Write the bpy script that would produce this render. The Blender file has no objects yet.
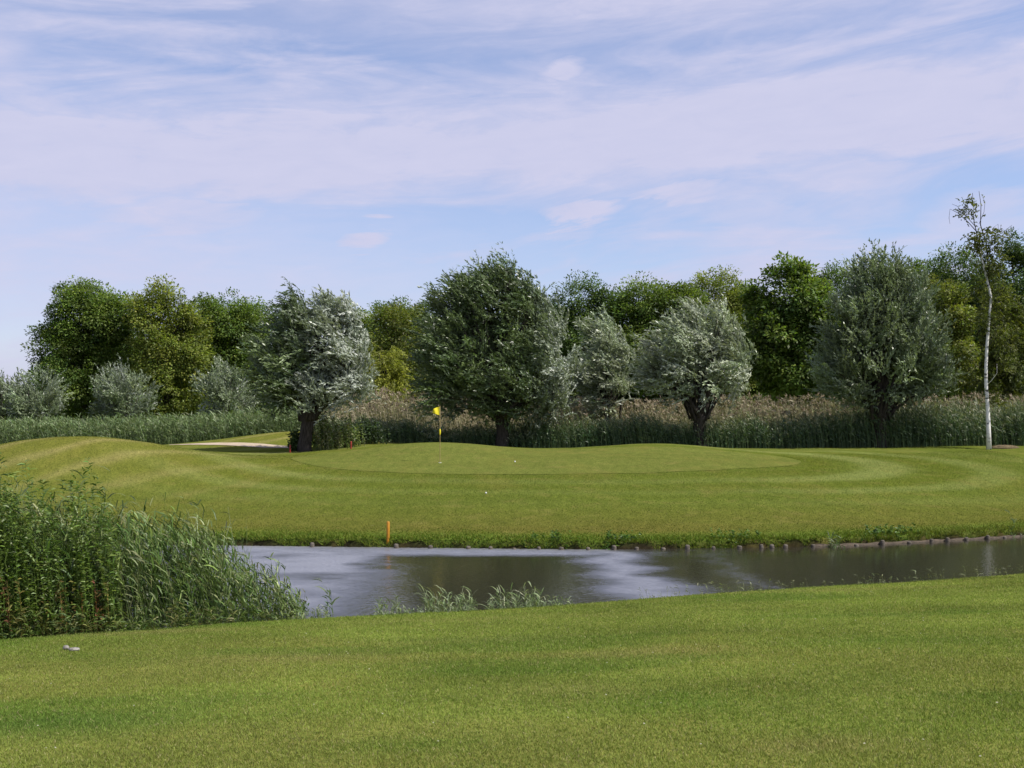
import bpy, math, random
import numpy as np

S = bpy.context.scene
COL = S.collection
R = math.radians
rng = np.random.default_rng(11)
random.seed(5)

# ------------------------------------------------------------------ camera
F, HY, CZ = 1100.0, 425.0, 3.4           # focal length in pixels, horizon row, eye height over the water
cam = bpy.data.cameras.new('camera')
cam.sensor_fit = 'HORIZONTAL'; cam.sensor_width = 36.0
cam.lens = 36.0 * F / 1024.0
cam.shift_y = (HY - 384.0) / 1024.0
cam.clip_start = 0.1; cam.clip_end = 6000
camo = bpy.data.objects.new('camera', cam); COL.objects.link(camo)
camo.location = (0, 0, CZ); camo.rotation_euler = (R(90), 0, 0)
S.camera = camo

# ------------------------------------------------------------------ world, sun, exposure
SUN_EL, SUN_AZ = 54.0, 113.0              # azimuth clockwise from the view direction
W = bpy.data.worlds.new('World'); S.world = W; W.use_nodes = True
nt = W.node_tree; N = nt.nodes; L = nt.links
for n in list(N): N.remove(n)
def node(tree, t, **kw):
    n = tree.nodes.new(t)
    for k, v in kw.items():
        if k.startswith('_'): setattr(n, k[1:], v)
        else: n.inputs[k.replace('__', ' ')].default_value = v
    return n
def math_n(tree, op, a, b=None, c=None, clamp=False):
    n = tree.nodes.new('ShaderNodeMath'); n.operation = op; n.use_clamp = clamp
    for i, v in enumerate((a, b, c)):
        if v is None: continue
        if isinstance(v, (int, float)): n.inputs[i].default_value = v
        else: tree.links.new(v, n.inputs[i])
    return n.outputs[0]
def mixc(tree, fac, a, b, mode='MIX'):
    n = tree.nodes.new('ShaderNodeMix'); n.data_type = 'RGBA'; n.blend_type = mode
    for s, v in ((n.inputs[0], fac), (n.inputs[6], a), (n.inputs[7], b)):
        if isinstance(v, (int, float)): s.default_value = v
        elif isinstance(v, (tuple, list)): s.default_value = tuple(v) + (1,) * (4 - len(v))
        else: tree.links.new(v, s)
    return n.outputs[2]
def maprange(tree, v, a, b, c=0.0, d=1.0, smooth=True):
    n = tree.nodes.new('ShaderNodeMapRange'); n.clamp = True
    if smooth: n.interpolation_type = 'SMOOTHSTEP'
    tree.links.new(v, n.inputs[0])
    for i, x in enumerate((a, b, c, d)): n.inputs[i + 1].default_value = x
    return n.outputs[0]
def noise(tree, vec, scale, detail=4, rough=.55, dist=0.0):
    n = tree.nodes.new('ShaderNodeTexNoise')
    n.inputs['Scale'].default_value = scale; n.inputs['Detail'].default_value = detail
    n.inputs['Roughness'].default_value = rough; n.inputs['Distortion'].default_value = dist
    if vec is not None: tree.links.new(vec, n.inputs['Vector'])
    return n.outputs[0]

SKY_STR = 0.12
EXPO = 0.5
sky = N.new('ShaderNodeTexSky'); sky.sky_type = 'NISHITA'; sky.sun_disc = False
sky.sun_elevation = R(SUN_EL); sky.sun_rotation = R(SUN_AZ)
sky.air_density = 1.0; sky.dust_density = 1.2; sky.ozone_density = 2.0
tc = N.new('ShaderNodeTexCoord')
sep = N.new('ShaderNodeSeparateXYZ'); L.new(tc.outputs['Generated'], sep.inputs[0])
dx, dy, dz = sep.outputs
# cloud coordinates: bearing u and height v of the direction
hor = math_n(nt, 'SQRT', math_n(nt, 'ADD', math_n(nt, 'MULTIPLY', dx, dx), math_n(nt, 'MULTIPLY', dy, dy)))
v = math_n(nt, 'DIVIDE', dz, math_n(nt, 'MAXIMUM', hor, .02))
u = math_n(nt, 'ARCTAN2', dx, dy)
def uvw(su, sv, off=0.0, slant=0.0):
    c = N.new('ShaderNodeCombineXYZ')
    L.new(math_n(nt, 'MULTIPLY_ADD', u, su, off), c.inputs[0])
    L.new(math_n(nt, 'MULTIPLY_ADD', math_n(nt, 'MULTIPLY_ADD', u, slant, v), sv, off * .7), c.inputs[1])
    return c.outputs[0]
n_big = noise(nt, uvw(2.2, 9, 3.1, -.06), 1.0, 5, .55, .4)
n_wisp = noise(nt, uvw(5, 26, 7.7, -.10), 1.0, 7, .6, .8)
n_fine = noise(nt, uvw(16, 60, 1.7, -.05), 1.0, 6, .62, .5)
warp = math_n(nt, 'MULTIPLY', math_n(nt, 'SUBTRACT', n_wisp, .5), .09)
def band(v0, slope, half, soft, amp, curve=0.0):
    c = math_n(nt, 'MULTIPLY_ADD', u, slope, v0)
    if curve: c = math_n(nt, 'ADD', c, math_n(nt, 'MULTIPLY', math_n(nt, 'MULTIPLY', u, u), curve))
    d = math_n(nt, 'ABSOLUTE', math_n(nt, 'SUBTRACT', math_n(nt, 'ADD', v, warp), c))
    return math_n(nt, 'MULTIPLY', maprange(nt, d, half + soft, max(half - soft, 0)), amp)
def bandx(b, u0, u1, lo=0.0):
    return math_n(nt, 'MULTIPLY', b, maprange(nt, u, u0, u1, lo, 1.0))
b1 = band(.252, .06, .045, .030, 1.05)                       # the broad main streak
b2 = bandx(band(.385, .02, .035, .04, .85), -.35, .1, .25)    # along the top, thicker to the right
b3 = bandx(band(.31, 0, .04, .05, .8), -.36, -.46)           # soft mass at the upper left
b4 = bandx(band(.12, -.05, .06, .06, .7), .15, -.35, .15)     # low haze to the left
puff = maprange(nt, math_n(nt, 'MULTIPLY_ADD', math_n(nt, 'SUBTRACT', n_fine, .5), .035, math_n(nt, 'SQRT', math_n(nt, 'ADD',
        math_n(nt, 'POWER', math_n(nt, 'MULTIPLY', math_n(nt, 'SUBTRACT', u, .045), 1.0), 2.0),
        math_n(nt, 'POWER', math_n(nt, 'MULTIPLY', math_n(nt, 'SUBTRACT', math_n(nt, 'ADD', v, warp), .321), 2.0), 2.0)))), .036, .006, 0, 1.0)
def puff_at(u0, v0, ru, rv, amp):
    a_ = math_n(nt, 'POWER', math_n(nt, 'DIVIDE', math_n(nt, 'SUBTRACT', math_n(nt, 'ADD', u, warp), u0), ru), 2.0)
    b_ = math_n(nt, 'POWER', math_n(nt, 'DIVIDE', math_n(nt, 'SUBTRACT', math_n(nt, 'ADD', v, warp), v0), rv), 2.0)
    return maprange(nt, math_n(nt, 'ADD', a_, b_), 1.6, .1, 0, amp)
for pf_ in ((.062, .195, .035, .013, .95), (-.133, .168, .022, .010, .95), (.145, .205, .05, .010, .85), (.29, .215, .06, .016, .75), (.21, .185, .05, .012, .6), (.40, .17, .05, .02, .6), (-.30, .18, .08, .016, .8), (-.22, .275, .10, .012, .9), (.05, .172, .025, .010, .45)):
    puff = math_n(nt, 'MAXIMUM', puff, puff_at(*pf_))
bands = math_n(nt, 'MAXIMUM', math_n(nt, 'MAXIMUM', b1, b2), math_n(nt, 'MAXIMUM', math_n(nt, 'MAXIMUM', b3, b4), puff))
gen = maprange(nt, math_n(nt, 'MULTIPLY_ADD', n_wisp, .5, math_n(nt, 'MULTIPLY', n_big, .6)), .44, .68, 0.0, .8)
away = maprange(nt, math_n(nt, 'ABSOLUTE', u), .5, .8, 0, .8)   # elsewhere round the horizon: broken cloud
tex = math_n(nt, 'MULTIPLY_ADD', math_n(nt, 'SUBTRACT', n_fine, .5), 1.05, 1.0)
mask = math_n(nt, 'MULTIPLY', math_n(nt, 'MAXIMUM', bands, gen), tex)
mask = math_n(nt, 'MULTIPLY_ADD', maprange(nt, v, .16, 0, 0, .30), 1.0, mask)
mask = math_n(nt, 'MINIMUM', math_n(nt, 'MULTIPLY_ADD', mask, .92, .10), .95)
mask = math_n(nt, 'MULTIPLY', mask, maprange(nt, v, -.02, .01))
skyc = mixc(nt, 1.0, sky.outputs[0], (.97, .925, 1.03), 'MULTIPLY')
CL = 0.60 / 2 ** EXPO / SKY_STR
cloudc = mixc(nt, n_fine, (CL * .96, CL * .99, CL * 1.34), (CL * 1.12, CL * 1.11, CL * 1.42))
bg = N.new('ShaderNodeBackground'); bg.inputs[1].default_value = SKY_STR
L.new(mixc(nt, mask, skyc, cloudc), bg.inputs[0])
wo = N.new('ShaderNodeOutputWorld'); L.new(bg.outputs[0], wo.inputs[0])

sun = bpy.data.lights.new('sun', 'SUN'); sun.energy = 4.2; sun.angle = R(.5); sun.color = (1, .95, .87)
suno = bpy.data.objects.new('sun', sun); COL.objects.link(suno)
suno.rotation_euler = (R(90 - SUN_EL), 0, R(180 - SUN_AZ))
suno.location = (40, 0, 60)
S.view_settings.view_transform = 'Standard'; S.view_settings.look = 'None'
S.view_settings.exposure = EXPO; S.view_settings.gamma = 1.0
S.view_settings.use_curve_mapping = False
S.render.engine = 'CYCLES'
S.cycles.max_bounces = 6; S.cycles.diffuse_bounces = 3; S.cycles.glossy_bounces = 3
S.cycles.transmission_bounces = 4; S.cycles.transparent_max_bounces = 4

# ------------------------------------------------------------------ numpy helpers
def vnoise(x, y, seed=0):
    x = np.asarray(x, float); y = np.asarray(y, float)
    xi = np.floor(x).astype(np.int64); yi = np.floor(y).astype(np.int64)
    fx = x - xi; fy = y - yi
    fx = fx * fx * (3 - 2 * fx); fy = fy * fy * (3 - 2 * fy)
    def h(a, b):
        k = (a * 374761393 + b * 668265263 + seed * 974634777) & 0x7fffffff
        k = ((k ^ (k >> 13)) * 1274126177) & 0x7fffffff
        return ((k ^ (k >> 16)) & 0xffff) / 65535.0
    return (h(xi, yi) * (1 - fx) + h(xi + 1, yi) * fx) * (1 - fy) + (h(xi, yi + 1) * (1 - fx) + h(xi + 1, yi + 1) * fx) * fy
def fbm(x, y, seed=0, o=4):
    s = 0; a = .5; t = 0
    for i in range(o):
        s = s + a * vnoise(x * 2 ** i, y * 2 ** i, seed + i); t += a; a *= .5
    return s / t
def unit(v): return v / np.maximum(np.linalg.norm(v, axis=-1, keepdims=True), 1e-9)
def lerp(a, b, t): return a + (b - a) * t
def sstep(x, a, b):
    t = np.clip((x - a) / (b - a), 0, 1); return t * t * (3 - 2 * t)

# ------------------------------------------------------------------ terrain
YN_X = np.array([-60, -20, -7.8, -3.6, -1.96, .88, 2.84, 5.8, 8.1, 11.3, 20, 60.])
YN_Y = np.array([11.5, 15.6, 16.9, 18.8, 19.2, 20.1, 21.1, 22.3, 23.0, 24.4, 28, 42.])
YF_X = np.array([-60, -20, -7.6, -3.1, 2.4, 6.6, 9.5, 12.8, 15.5, 24, 60.])
YF_Y = np.array([34, 31.6, 30.9, 30.4, 29.9, 30.4, 30.9, 32.2, 33.4, 37, 52.])
_gx = np.linspace(-60, 60, 481)
_k = np.hanning(13); _k /= _k.sum()
def _smooth(xs, ys):
    y = np.interp(_gx, xs, ys); yp = np.pad(y, 6, mode='reflect', reflect_type='odd')
    return np.convolve(yp, _k, 'valid')
_yn, _yf = _smooth(YN_X, YN_Y), _smooth(YF_X, YF_Y)
def Yn(X): return np.interp(X, _gx, _yn)
def Yf(X): return np.interp(X, _gx, _yf)
_fs = np.linspace(0, 80, 801)
_fz = np.interp(_fs, [0, 3.5, 6.5, 10.5, 15.5, 20, 25, 35, 60, 80], [.20, .47, .88, 1.33, 1.80, 2.02, 2.10, 2.15, 2.2, 2.2])
_k2 = np.hanning(33); _k2 /= _k2.sum()
_fz = np.convolve(np.pad(_fz, 16, mode='reflect', reflect_type='odd'), _k2, 'valid')
BUMPS = [(-3.4, 52, .52, 2.9, 3.2), (7.0, 54, .38, 2.8, 3.0), (-17.4, 44, 1.30, 3.9, 3.2), (-11.2, 62, .95, 4.3, 4.2),
         (-24, 50, .35, 4, 5), (30, 60, .35, 9, 6)]
def terrain(X, Y):
    X = np.asarray(X, float); Y = np.asarray(Y, float)
    yn, yf = Yn(X), Yf(X)
    s1 = yn - Y; s2 = Y - yf
    wob = (fbm(X * .25, Y * .25, 3, 3) - .5)
    near = .10 + .086 * np.minimum(s1, 40) + .10 * wob * sstep(s1, .5, 4) + .02 * (fbm(X * 1.3, Y * 1.3, 9, 2) - .5)
    far = np.interp(s2, _fs, _fz) + .10 * wob * sstep(s2, 1, 5) + .02 * (fbm(X * 1.1, Y * 1.1, 8, 2) - .5)
    for bx, by, bh, sx, sy in BUMPS:
        far = far + bh * np.exp(-.5 * ((X - bx) / sx) ** 2 - .5 * ((Y - by) / sy) ** 2)
    jag = .10 * (vnoise(X * 4, Y * 0, 5) - .5)
    kn = sstep(s1 + jag, -.55, .02)
    kf = sstep(s2 + jag, -.10, .22)
    return np.where(s1 > s2, lerp(-.75, near, kn), lerp(-.75, far, kf))
def zt(x, y): return float(terrain(np.array([x]), np.array([y]))[0])
def X_at(px, Y): return (px - 512.0) / F * Y
def Z_at(py, Y): return CZ - (py - HY) / F * Y
def P(px, py, Y): return np.array([X_at(px, Y), Y, Z_at(py, Y)])
def G(px, Y):
    x = X_at(px, Y); return np.array([x, Y, zt(x, Y)])
def ground_hit(px, py, lo=4.0, hi=80.0):
    ys = np.linspace(lo, hi, 6000); xs = X_at(px, ys)
    d = Z_at(py, ys) - terrain(xs, ys)
    i = int(np.argmax(d < 0)) if (d < 0).any() else len(ys) - 1
    return np.array([xs[i], ys[i], float(terrain(xs[i:i + 1], ys[i:i + 1])[0])])

# ------------------------------------------------------------------ mesh helpers
def mesh_np(name, verts, faces, mat, parent=None, col=None, smooth=False, attrs=None):
    """verts (n,3); faces: list of index arrays, each (m,k)"""
    me = bpy.data.meshes.new(name)
    verts = np.asarray(verts, np.float32)
    if isinstance(faces, np.ndarray): faces = [faces]
    faces = [f for f in faces if len(f)]
    tot = np.concatenate([np.full(len(f), f.shape[1], np.int32) for f in faces])
    idx = np.concatenate([f.ravel() for f in faces]).astype(np.int32)
    st = np.concatenate([[0], np.cumsum(tot)[:-1]]).astype(np.int32)
    me.vertices.add(len(verts)); me.vertices.foreach_set('co', verts.ravel())
    me.loops.add(len(idx)); me.loops.foreach_set('vertex_index', idx)
    me.polygons.add(len(tot)); me.polygons.foreach_set('loop_start', st); me.polygons.foreach_set('loop_total', tot)
    if smooth: me.polygons.foreach_set('use_smooth', np.ones(len(tot), bool))
    if col is not None:
        c = np.ones((len(verts), 4), np.float32); c[:, :3] = col
        a = me.attributes.new('Col', 'FLOAT_COLOR', 'POINT'); a.data.foreach_set('color', c.ravel())
    me.update(calc_edges=True); me.validate()
    if mat: me.materials.append(mat)
    o = bpy.data.objects.new(name, me); COL.objects.link(o)
    if parent is not None: o.parent = parent
    return o
def tag(o, label=None, cat=None, group=None, kind=None):
    for k, vv in (('label', label), ('category', cat), ('group', group), ('kind', kind)):
        if vv: o[k] = vv
    return o
def empty(name, loc):
    o = bpy.data.objects.new(name, None); COL.objects.link(o); o.location = tuple(loc)
    o.empty_display_size = .2
    return o
class MB:
    """collects tubes, lathes and patches for one mesh"""
    def __init__(self): self.v = []; self.q = []; self.t = []; self.n = 0
    def add(self, v, q=None, t=None):
        v = np.asarray(v, float); self.v.append(v)
        if q is not None and len(q): self.q.append(np.asarray(q) + self.n)
        if t is not None and len(t): self.t.append(np.asarray(t) + self.n)
        self.n += len(v)
    def tube(self, pts, rad, seg=8, rough=0.0, cap=True):
        pts = np.asarray(pts, float); rad = np.broadcast_to(np.asarray(rad, float), (len(pts),))
        tan = unit(np.gradient(pts, axis=0))
        ref = np.array([0, 1., 0]) if abs(tan[0][1]) < .8 else np.array([1., 0, 0])
        a = unit(np.cross(tan, ref)); b = np.cross(tan, a)
        th = np.linspace(0, 2 * np.pi, seg, endpoint=False)
        rr = rad[:, None] * (1 + rough * (rng.random((len(pts), seg)) - .5))
        V = pts[:, None] + a[:, None] * (np.cos(th)[None, :, None] * rr[..., None]) + b[:, None] * (np.sin(th)[None, :, None] * rr[..., None])
        n = len(pts); i = np.arange(n - 1)[:, None] * seg; j = np.arange(seg)[None]; j2 = (j + 1) % seg
        q = np.stack([i + j, i + j2, i + seg + j2, i + seg + j], -1).reshape(-1, 4)
        V = V.reshape(-1, 3)
        t = None
        if cap:
            V = np.vstack([V, pts[0], pts[-1]])
            t = np.concatenate([np.stack([np.full(seg, n * seg), j2[0], j[0]], -1),
                                np.stack([np.full(seg, n * seg + 1), (n - 1) * seg + j[0], (n - 1) * seg + j2[0]], -1)])
        self.add(V, q, t)
    def build(self, name, mat, parent=None, smooth=True, origin=None, col=None):
        v = np.vstack(self.v)
        if origin is not None: v = v - np.asarray(origin)
        f = []
        if self.q: f.append(np.vstack(self.q))
        if self.t: f.append(np.vstack(self.t))
        return mesh_np(name, v, f, mat, parent, smooth=smooth, col=col)
def leaf_faces(n): return np.arange(n * 4).reshape(n, 4)
def leaf_verts(c, d, nrm, ln, wd, bend=0.0):
    """one diamond leaf each: base c, axis d, face normal about nrm"""
    d = unit(d); s = unit(np.cross(d, nrm)); up = np.cross(s, d)
    ln = np.broadcast_to(ln, (len(c),))[:, None]; wd = np.broadcast_to(wd, (len(c),))[:, None]
    tip = c + d * ln - up * ln * bend
    mid = c + d * ln * .45
    return np.stack([c, mid + s * wd * .5, tip, mid - s * wd * .5], 1).reshape(-1, 3)
def rand_dir(n):
    v = rng.normal(size=(n, 3)); return unit(v)
def jitter_col(base, n, val=.25, hue=.12):
    base = np.asarray(base, float)
    c = base * (1 + val * rng.normal(size=(n, 1)) * .6)
    c = c * (1 + hue * rng.normal(size=(n, 3)) * .5)
    return np.clip(c, .003, .9)

# ------------------------------------------------------------------ materials
def new_mat(name):
    m = bpy.data.materials.new(name); m.use_nodes = True
    t = m.node_tree
    for n in list(t.nodes): t.nodes.remove(n)
    out = t.nodes.new('ShaderNodeOutputMaterial')
    return m, t, out
def leaf_mat(name, trans=.3, rough=.5, spec=.35, back=None, backmix=.6):
    m, t, out = new_mat(name)
    a = t.nodes.new('ShaderNodeAttribute'); a.attribute_name = 'Col'
    c = a.outputs['Color']
    if back:
        g = t.nodes.new('ShaderNodeNewGeometry')
        c = mixc(t, math_n(t, 'MULTIPLY', g.outputs['Backfacing'], backmix), c, back)
    p = node(t, 'ShaderNodeBsdfPrincipled', Roughness=rough); p.inputs['Specular IOR Level'].default_value = spec
    t.links.new(c, p.inputs['Base Color'])
    tr = t.nodes.new('ShaderNodeBsdfTranslucent')
    t.links.new(mixc(t, 1.0, c, (1.25, 1.35, .6), 'MULTIPLY'), tr.inputs[0])
    mx = t.nodes.new('ShaderNodeMixShader'); mx.inputs[0].default_value = trans
    t.links.new(p.outputs[0], mx.inputs[1]); t.links.new(tr.outputs[0], mx.inputs[2])
    t.links.new(mx.outputs[0], out.inputs[0])
    return m
def solid_mat(name, c1, c2, scale=6.0, rough=.8, bump=.3, stretch=(1, 1, 1), spec=.3, detail=6):
    m, t, out = new_mat(name)
    tcn = t.nodes.new('ShaderNodeTexCoord'); mp = t.nodes.new('ShaderNodeMapping'); mp.inputs['Scale'].default_value = stretch
    t.links.new(tcn.outputs['Object'], mp.inputs[0])
    f = noise(t, mp.outputs[0], scale, detail, .6)
    p = node(t, 'ShaderNodeBsdfPrincipled', Roughness=rough); p.inputs['Specular IOR Level'].default_value = spec
    t.links.new(mixc(t, maprange(t, f, .3, .7), c1, c2), p.inputs['Base Color'])
    if bump:
        b = node(t, 'ShaderNodeBump', Strength=bump, Distance=.02); t.links.new(f, b.inputs['Height'])
        t.links.new(b.outputs[0], p.inputs['Normal'])
    t.links.new(p.outputs[0], out.inputs[0])
    return m
M = {}
M['broad'] = leaf_mat('broad_leaf', .40, .5, .25)
M['willow'] = leaf_mat('willow_leaf', .22, .38, .5, (.20, .235, .18), .35)
M['silver'] = leaf_mat('silver_willow_leaf', .2, .38, .5, (.36, .39, .35), .6)
M['reed'] = leaf_mat('reed_leaf', .25, .46, .32)
M['dry'] = leaf_mat('dry_reed', .2, .8, .15)
M['blade'] = leaf_mat('grass_blade', .25, .6, .12)
M['bark'] = solid_mat('tree_bark', (.018, .014, .011), (.055, .046, .038), 5, .95, .9, (3, 3, .6))
M['wood'] = solid_mat('weathered_wood', (.045, .038, .030), (.14, .12, .095), 9, .9, .5, (1, 1, 4))
M['dark_wood'] = solid_mat('dark_wet_wood', (.030, .022, .015), (.10, .075, .05), 7, .8, .5, (1, 1, 5))
M['orange'] = solid_mat('orange_paint', (.33, .145, .010), (.42, .19, .015), 9, .5, .05)
M['red'] = solid_mat('red_paint', (.20, .022, .014), (.28, .035, .02), 9, .5, .05)
M['yellow_cloth'] = solid_mat('yellow_cloth', (.66, .56, .02), (.74, .64, .03), 6, .75, .05)
M['pole'] = solid_mat('flagstick_paint', (.26, .20, .08), (.36, .28, .12), 6, .45, .05)
M['white'] = solid_mat('white_ball', (.82, .82, .80), (.78, .78, .77), 60, .35, .2, spec=.5)
M['litter'] = solid_mat('pale_litter', (.10, .092, .08), (.30, .28, .25), 26, .85, .4)
M['soil'] = solid_mat('bare_soil', (.07, .05, .025), (.15, .115, .06), 8, .95, .8)
M['sand'] = solid_mat('bunker_sand', (.36, .285, .20), (.44, .36, .265), 3, .95, .3)
# birch bark: white with dark horizontal marks
m, t, out = new_mat('birch_bark')
tcn = t.nodes.new('ShaderNodeTexCoord'); mp = t.nodes.new('ShaderNodeMapping'); mp.inputs['Scale'].default_value = (2.5, 2.5, 5.5)
t.links.new(tcn.outputs['Object'], mp.inputs[0])
f = noise(t, mp.outputs[0], 1.1, 5, .65)
p = node(t, 'ShaderNodeBsdfPrincipled', Roughness=.7)
t.links.new(mixc(t, maprange(t, f, .55, .63), (.70, .68, .64), (.05, .045, .04)), p.inputs['Base Color'])
t.links.new(p.outputs[0], out.inputs[0]); M['birch'] = m

# ground: mown turf, coloured by the vertex colour of the mowing pattern, soil where it drops to the water
m, t, out = new_mat('mown_turf')
a = t.nodes.new('ShaderNodeAttribute'); a.attribute_name = 'Col'
geo = t.nodes.new('ShaderNodeNewGeometry')
f1 = noise(t, geo.outputs['Position'], 14, 6, .7)
f2 = noise(t, geo.outputs['Position'], 1.3, 5, .6)
f3 = noise(t, geo.outputs['Position'], 60, 3, .7)
c = mixc(t, maprange(t, f1, .32, .68), mixc(t, 1.0, a.outputs['Color'], (.66, .70, .66), 'MULTIPLY'), mixc(t, 1.0, a.outputs['Color'], (1.3, 1.26, 1.25), 'MULTIPLY'))
mpx = t.nodes.new('ShaderNodeMapping'); mpx.inputs['Scale'].default_value = (1, .45, 1); t.links.new(geo.outputs['Position'], mpx.inputs[0])
f4 = noise(t, mpx.outputs[0], 3.2, 6, .7); f5 = noise(t, mpx.outputs[0], .55, 5, .65)
c = mixc(t, maprange(t, f4, .30, .70), mixc(t, 1.0, c, (.84, .86, .84), 'MULTIPLY'), mixc(t, 1.0, c, (1.13, 1.11, 1.1), 'MULTIPLY'))
c = mixc(t, maprange(t, f5, .48, .70, 0, .24), c, (.17, .14, .035))
c = mixc(t, maprange(t, f2, .50, .75, 0, .30), c, (.20, .16, .055))
c = mixc(t, maprange(t, f3, .60, .75, 0, .35), c, (.25, .23, .10))
p = node(t, 'ShaderNodeBsdfPrincipled', Roughness=.85); p.inputs['Specular IOR Level'].default_value = 0.0
t.links.new(c, p.inputs['Base Color'])
bmp = node(t, 'ShaderNodeBump', Strength=.55, Distance=.03); t.links.new(f1, bmp.inputs['Height'])
bmp2 = node(t, 'ShaderNodeBump', Strength=.5, Distance=.012); t.links.new(f3, bmp2.inputs['Height']); t.links.new(bmp.outputs[0], bmp2.inputs['Normal'])
t.links.new(bmp2.outputs[0], p.inputs['Normal']); t.links.new(p.outputs[0], out.inputs[0]); M['turf'] = m

# pond water: murky, wind-rippled
m, t, out = new_mat('pond_water')
geo = t.nodes.new('ShaderNodeNewGeometry')
def wnoise(sx, sy, scale, detail=3):
    mp = t.nodes.new('ShaderNodeMapping'); mp.inputs['Scale'].default_value = (sx, sy, 1); mp.inputs['Rotation'].default_value = (0, 0, R(12))
    t.links.new(geo.outputs['Position'], mp.inputs[0]); return noise(t, mp.outputs[0], scale, detail, .55)
hgt = wnoise(1.0, 1.4, 16.0)
bmp = node(t, 'ShaderNodeBump', Strength=.5, Distance=.004); t.links.new(hgt, bmp.inputs['Height'])
p = node(t, 'ShaderNodeBsdfPrincipled', IOR=1.8)
wat = t.nodes.new('ShaderNodeAttribute'); wat.attribute_name = 'wind'
mpw = t.nodes.new('ShaderNodeMapping'); mpw.inputs['Scale'].default_value = (.8, 1.3, 1); t.links.new(geo.outputs['Position'], mpw.inputs[0])
wn1 = noise(t, mpw.outputs[0], 3.0, 6, .7)
wv_ = math_n(t, 'ADD', wat.outputs['Fac'], math_n(t, 'MULTIPLY', math_n(t, 'SUBTRACT', wn1, .5), .45))
rw_ = maprange(t, wv_, .02, 1.0, .07, .60)
t.links.new(rw_, p.inputs['Roughness'])
p.inputs['Base Color'].default_value = (.026, .024, .017, 1)
t.links.new(bmp.outputs[0], p.inputs['Normal'])
gl = t.nodes.new('ShaderNodeBsdfGlossy'); gl.inputs['Color'].default_value = (.86, .88, .95, 1); t.links.new(rw_, gl.inputs['Roughness']); t.links.new(bmp.outputs[0], gl.inputs['Normal'])
mxw = t.nodes.new('ShaderNodeMixShader'); t.links.new(maprange(t, wv_, .08, .95, .0, .36), mxw.inputs[0])   # ruffled water returns more of the sky
t.links.new(p.outputs[0], mxw.inputs[1]); t.links.new(gl.outputs[0], mxw.inputs[2]); t.links.new(mxw.outputs[0], out.inputs[0]); M['water'] = m

# ------------------------------------------------------------------ ground and water
GRASS = np.array([.135, .156, .034])
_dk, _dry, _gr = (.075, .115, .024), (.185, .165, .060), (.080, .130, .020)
FG_PATCH = [(70, 722, 1.1, .7, _dk, .75), (230, 700, .9, .4, _dk, .5), (650, 652, 1.0, .4, _dry, .8), (300, 658, 1.4, .5, _dry, .55), (690, 700, .6, .5, _gr, .7),  # first entry: faint shade at the lower left, put into the turf colour
            (470, 640, 1.6, .4, _dk, .5), (160, 632, 1.6, .35, _dry, .6), (820, 745, .5, .3, _dry, .6), (560, 690, .7, .4, _dry, .35), (900, 640, 1.4, .6, _gr, .4), (500, 618, 2.5, .3, _dry, .35),
            (840, 590, 3.0, .35, _dry, .5), (420, 745, .6, .3, _gr, .4)]
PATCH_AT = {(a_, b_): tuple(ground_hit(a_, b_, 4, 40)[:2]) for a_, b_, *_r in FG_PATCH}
def green_r(X, Y):
    return np.sqrt(((X - 1.5) / 10.7) ** 2 + ((Y - 47.6) / 5.3) ** 2)
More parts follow.
